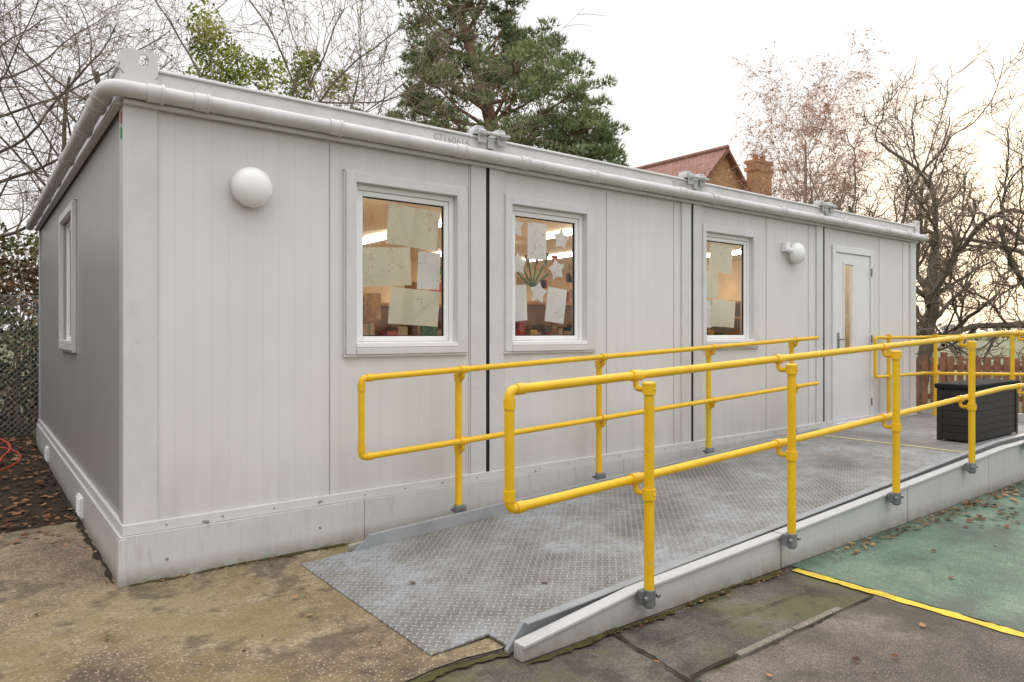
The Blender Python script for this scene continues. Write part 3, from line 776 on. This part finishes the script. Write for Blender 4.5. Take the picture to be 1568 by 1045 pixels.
tree('gnarled_apple_tree',(16.6,.5,0),(.0,.0,1),3.9,.15,gn,19,mt,60,m_dead,.06)
tree('gnarled_apple_tree',(15.8,3.7,0),(-.1,.1,1),3.5,.14,gn,15,mt,60,m_dead,.06)
bi=dict(seg=[.6,.4,.3,.2,.15],wander=[.05,.14,.2,.25,.3],up=[.05,.10,-.02,-.2,-.3],taper=.25,levels=4,kids=[26,8,6,4],start=[.2,.15,.1,.1],ang=[R(40),R(38),R(40),R(40)],len=[.42,.42,.5,.6],rad=.40,rmin=.007,tw=2)
tree('birch_tree',(22.6,9.1,0),(0.0,0,1),8.1,.13,bi,23,[m_birch,m_twigr],11000,m_birchleaf,.07)
lf=dict(seg=[.4,.3,.22,.18,.14],wander=[.12,.22,.28,.33,.35],up=[.05,.04,.02,.0,-.02],taper=.35,levels=4,kids=[8,6,5,4],start=[.3,.15,.12,.1],ang=[R(50),R(48),R(45),R(45)],len=[.62,.55,.52,.5],rad=.5,rmin=.006,tw=2)
tree('bare_tree',(-1.4,12.5,0),(.1,0,1),6.6,.12,lf,31,[m_bark,m_twig],stems=2)
tree('bare_tree',(-4.0,11,0),(.3,-.1,1),6.2,.12,lf,32,[m_bark,m_twig],1200,m_hedgeg,.07,stems=2)
tree('bare_tree',(.9,13.8,0),(0,0,1),7.2,.13,lf,33,[m_bark,m_twig],stems=2)
for base,dr,L,sd in (((3.2,10.3,0),(.0,0,1),7.2,41),((4.7,10.6,0),(-.02,0,1),6.6,42)):
    e,tw=tree('ivy_clad_tree',base,dr,L,.10,lf,sd,[m_bark2,m_twig])
    q=MB(); B=Vector(base)
    cl=[(0,6.7,.7,1900),(-.25,7.4,.5,1000),(-.3,5.9,.7,900),(.35,6.6,.4,500)] if sd==41 else [(.0,6.3,.85,2900),(-.65,7.0,.4,800),(.45,7.15,.4,800),(1.1,6.7,.4,600)]
    for cx,cz,rr,nn in cl:
        for i in range(nn):
            v=rndv(); v=Vector((v.x*.75,v.y*.75,v.z*1.2))
            if noise.noise((B+v*rr)*3.1)<-.08: continue
            leaf(q,Vector((B.x+cx*.8,B.y-cx*.6,cz))+v*rr,.085*random.uniform(.6,1.3),0,False,.6,2.5)
    for i in range(700): leaf(q,random.choice(tw[:len(tw)//3])+rndv()*.15,.06)
    q.obj('ivy',m_ivy,e)
tree('bare_tree',(9,-13,0),(0,0,1),5.5,.2,lf,51,mt)
tree('bare_tree',(14,-17,0),(0,0,1),6.5,.2,lf,52,mt)

# pine
random.seed(77)
e=empty('pine_tree'); b=MB(); q=MB()
C=Vector((12.4,13.3,0)); rt=Vector((.793,-.609,0)); fw=Vector((.609,.793,0))
trunk=[C+rt*a+Vector((0,0,z)) for a,z in ((.6,-.1),(.5,3),(.2,6),(-.4,8.5),(-1.0,10.5),(-1.6,12.6),(-1.7,13.8))]
b.tube(trunk,[.34,.3,.25,.2,.14,.08,.03],10)
cl=[]
def c_(a,z,r): cl.append((a,z,r))
for a,z,r in [(-1.9,13.6,.8),(-1.1,13.2,.7),(-2.4,12.6,.8),(-1.4,12.0,1.0),(-.5,12.2,.6),(-2.2,11.4,.9),(-.7,11.2,1.0),(.5,11.2,.6),(.9,10.5,.8),(.0,10.2,1.1),(-1.5,10.2,.9),(-2.3,10.0,.6),(1.6,9.6,.9),(.8,9.3,1.1),(-.6,9.2,1.1),(-2.0,8.9,.9),(-2.9,9.0,.6),(2.3,8.7,.9),(1.5,8.3,1.1),(.4,8.2,1.1),(-1.2,8.0,1.1),(-2.6,8.0,.9),(-3.4,8.1,.6),(2.7,7.7,.8),(2.1,7.3,1.0),(1.0,7.1,1.1),(-.4,7.0,1.1),(-1.9,6.9,1.1),(-3.2,7.1,.8),(-4.3,7.3,.5),(2.9,6.8,.8),(1.8,6.1,1.0),(.4,5.9,1.0),(-1.4,5.9,1.0),(-3.0,6.1,.8),(-4.7,7.0,.5),(3.2,6.3,.6)]: c_(a,z,r)
for a,z,r in cl:
    for k in range(2):
        dep=random.uniform(-1,1)*min(2.6,max(.5,(14-z)*.42))
        c=C+rt*(a+random.uniform(-.25,.25))+fw*dep+Vector((0,0,z+random.uniform(-.3,.3)))
        tz=max(2.5,z-random.uniform(.8,1.8)); 
        for i in range(len(trunk)-1):
            if trunk[i].z<=tz<=trunk[i+1].z: tp=trunk[i].lerp(trunk[i+1],(tz-trunk[i].z)/(trunk[i+1].z-trunk[i].z)); break
        else: tp=trunk[-2]
        mid=tp.lerp(c,.55)+Vector((0,0,-.2))
        b.tube([tp,mid,c],[.07,.045,.015],5,0,False)
        nsub=12
        for s_ in range(nsub):
            v=rndv(); sc=c+Vector((v.x*r,v.y*r,v.z*r*.8)); rr=r*random.uniform(.28,.44)
            b.tube([mid.lerp(c,.6),sc],[.018,.007],3,0,False)
            for i in range(34):
                w=rndv().normalized()*random.random()**.4; w.z=abs(w.z)*.75-.12
                p=sc+w*rr
                ax=(w+Vector((0,0,.55))+rndv()*.4).normalized(); 
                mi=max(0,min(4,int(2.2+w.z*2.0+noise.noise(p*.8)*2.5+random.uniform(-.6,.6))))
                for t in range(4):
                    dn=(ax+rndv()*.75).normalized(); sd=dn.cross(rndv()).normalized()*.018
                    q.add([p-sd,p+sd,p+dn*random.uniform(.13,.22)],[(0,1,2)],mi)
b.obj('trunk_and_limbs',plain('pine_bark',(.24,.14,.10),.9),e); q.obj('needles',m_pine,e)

def hedge(name,x0,x1,y0,y1,H,n,mats,size=.07,seed=1,gt=.12):
    random.seed(seed); e=empty(name); b=MB(); q=MB()
    area=max(x1-x0,y1-y0)
    for i in range(int(area*22)):
        p=Vector((random.uniform(x0,x1),random.uniform(y0,y1),0)); pts=[p]; d=Vector((random.uniform(-.3,.3),random.uniform(-.3,.3),1))
        for k in range(7): d=(d+rndv()*.3).normalized(); pts.append(pts[-1]+d*H/6.2)
        b.tube(pts,[.02,.017,.014,.011,.008,.006,.004,.003],3,0,False)
    for i in range(n):
        x=random.uniform(x0,x1); y=random.uniform(y0,y1)
        top=H*(.85+.22*noise.noise(Vector((x*.9,y*.9,2)))+.1*noise.noise(Vector((x*4,y*4,7))))
        z=top*random.random()**.8
        if noise.noise(Vector((x,y,z))*2.2)<-.35: continue
        g=noise.noise(Vector((x*.8,y*.8,z*.8)))
        leaf(q,Vector((x,y,z)),size*random.uniform(.6,1.4),0 if g<gt else 1)
    b.obj('stems',m_twig,e); q.obj('leaves',mats,e)
hedge('hedge',-3.2,1.6,7.6,8.8,3.2,24000,m_hedge+m_hedgeg,.085,5,.2)
hedge('hedge',-3.9,-3.1,-2,8,3.4,16000,m_hedge+m_hedgeg,.12,6)  # added hedge out of view on the left, darkens the side wall
hedge('hedge',10.5,40,13,14.5,2.2,6000,m_hedge+m_hedgeg,.16,8)

random.seed(9); b=MB()
for i in range(16000):
    a=random.uniform(-math.pi,math.pi); d=random.uniform(150,175)
    x=math.cos(a)*d;y=math.sin(a)*d; top=3.6+2*noise.noise(Vector((x*.05,y*.05,1)))+1.5*noise.noise(Vector((x*.2,y*.2,4)))
    leaf(b,Vector((x,y,random.uniform(0,max(1.5,top)))),random.uniform(.6,1.3),0,False,.9,.05)
b.obj('distant_trees',m_far)

# ------------------------------------------------------------------ brick house
e=empty('brick_house')
ax,ay=22.2,12.1; hw=3.1; ez=5.3; rz=8.44; ly=11
b=MB()
vs=[(ax-hw,ay,0),(ax+hw,ay,0),(ax+hw,ay,ez),(ax,ay,rz-.12),(ax-hw,ay,ez)]
vs+=[(x,ay+ly,z) for x,_,z in vs]
b.add(vs,[(0,1,2,3,4),(9,8,7,6,5),(0,4,9,5),(1,6,7,2)])
b.box(26,31.5,12.9,17,0,5)
b.obj('walls',m_brick,e)
b=MB()
def slope(xa,za,xb,zb_,y0,y1,t=.1):
    b.add([(xa,y0,za),(xb,y0,zb_),(xb,y1,zb_),(xa,y1,za),(xa,y0,za-t),(xb,y0,zb_-t),(xb,y1,zb_-t),(xa,y1,za-t)],[(0,1,2,3),(7,6,5,4),(0,4,5,1),(1,5,6,2),(2,6,7,3),(3,7,4,0)])
slope(ax-hw-.35,ez-.3,ax,rz,ay-.2,ay+ly+.2); slope(ax,rz-.001,ax+hw+.35,ez-.3,ay-.2,ay+ly+.2)
b.add([(25.4,12.5,4.9),(31.8,12.5,4.9),(31.8,15,7.35),(25.4,15,7.35),(25.4,17.5,4.9),(31.8,17.5,4.9)],[(0,1,2,3),(3,2,5,4)])
b.tube([(ax,ay-.2,rz+.02),(ax,ay+ly,rz+.02)],.1,8)
b.obj('tiled_roof',m_tile,e)
b=MB(); b.box(ax+1.45,ax+2.45,ay-.5,ay-.02,0,8.05); b.box(ax+1.40,ax+2.50,ay-.55,ay+.05,7.75,7.9); b.box(ax+1.40,ax+2.50,ay-.55,ay+.05,8.051,8.17)
for k in (0,.5): b.tube([(ax+1.7+k,ay-.25,8.17),(ax+1.7+k,ay-.25,8.42)],[.12,.1],10)
b.obj('chimney',m_brick,e)
b=MB()
for sg in (-1,1):
    b.add([(ax,ay-.24,rz-.02),(ax+sg*(hw+.35),ay-.24,ez-.32),(ax+sg*(hw+.35),ay-.24,ez-.45),(ax,ay-.24,rz-.16)],[(0,1,2,3)])
b.obj('bargeboards',plain('barge_wood',(.25,.13,.07),.7),e)
b=MB()
for x in (20.6,23.0):
    b.box(x-.5,x+.5,ay-.03,ay-.001,3.2,4.4)
b.obj('house_windows',m_upvc,e)

# ------------------------------------------------------------------ camera, light, sky
cam=bpy.data.cameras.new('camera'); co=bpy.data.objects.new('camera',cam); scene.collection.objects.link(co); scene.camera=co
cam.sensor_width=36; cam.lens=1079/1568*36; cam.shift_y=-.008; cam.clip_end=2000; cam.clip_start=.05
co.location=(-.678,-4.376,1.38)
yaw=math.atan2(-.609,.793)
co.rotation_euler=(R(90),0,yaw)

EL=9
sun_dir=Vector((.958*math.cos(R(EL)),.284*math.cos(R(EL)),math.sin(R(EL))))
sl=bpy.data.lights.new('sun','SUN'); sl.energy=1.2; sl.angle=R(12); sl.color=(1,.89,.74)
so=bpy.data.objects.new('sun',sl); scene.collection.objects.link(so); so.rotation_euler=sun_dir.to_track_quat('Z','Y').to_euler()

w=bpy.data.worlds.new('World'); scene.world=w; w.use_nodes=True; nt=w.node_tree
bg=nt.nodes['Background']; bg.inputs['Strength'].default_value=.1
sk=N(nt,'ShaderNodeTexSky',sky_type='NISHITA'); sk.sun_disc=False; sk.sun_elevation=R(EL); sk.sun_rotation=math.atan2(.958,.284); sk.dust_density=3
tc=N(nt,'ShaderNodeTexCoord'); sp=N(nt,'ShaderNodeSeparateXYZ'); nt.links.new(tc.outputs['Generated'],sp.inputs[0])
g=ramp(nt,sp.outputs['Z'],[(0.0,(11.3,11.1,10.8)),(.45,(11.3,11.2,11.15)),(.7,(21.5,21.4,21.6)),(1.0,(29.5,29.5,30))])
cl_=noise_n(nt,tc.outputs['Generated'],2.4,3,.55)
cf=ramp(nt,cl_,[(.3,.90),(.7,1.05)])
g=mix(nt,1.0,g,cf,'MULTIPLY')
dt=N(nt,'ShaderNodeVectorMath',operation='DOT_PRODUCT'); nt.links.new(tc.outputs['Generated'],dt.inputs[0]); dt.inputs[1].default_value=tuple(Vector((.98,.28,.06)).normalized())
gl=ramp(nt,dt.outputs['Value'],[(.95,0.0),(1.0,.9)])
g=mix(nt,gl,g,(16,13.0,9.8))
c=mix(nt,.95,sk.outputs[0],g)
nt.links.new(c,bg.inputs['Color'])
scene.view_settings.view_transform='Standard'; scene.view_settings.look='None'; scene.view_settings.exposure=0
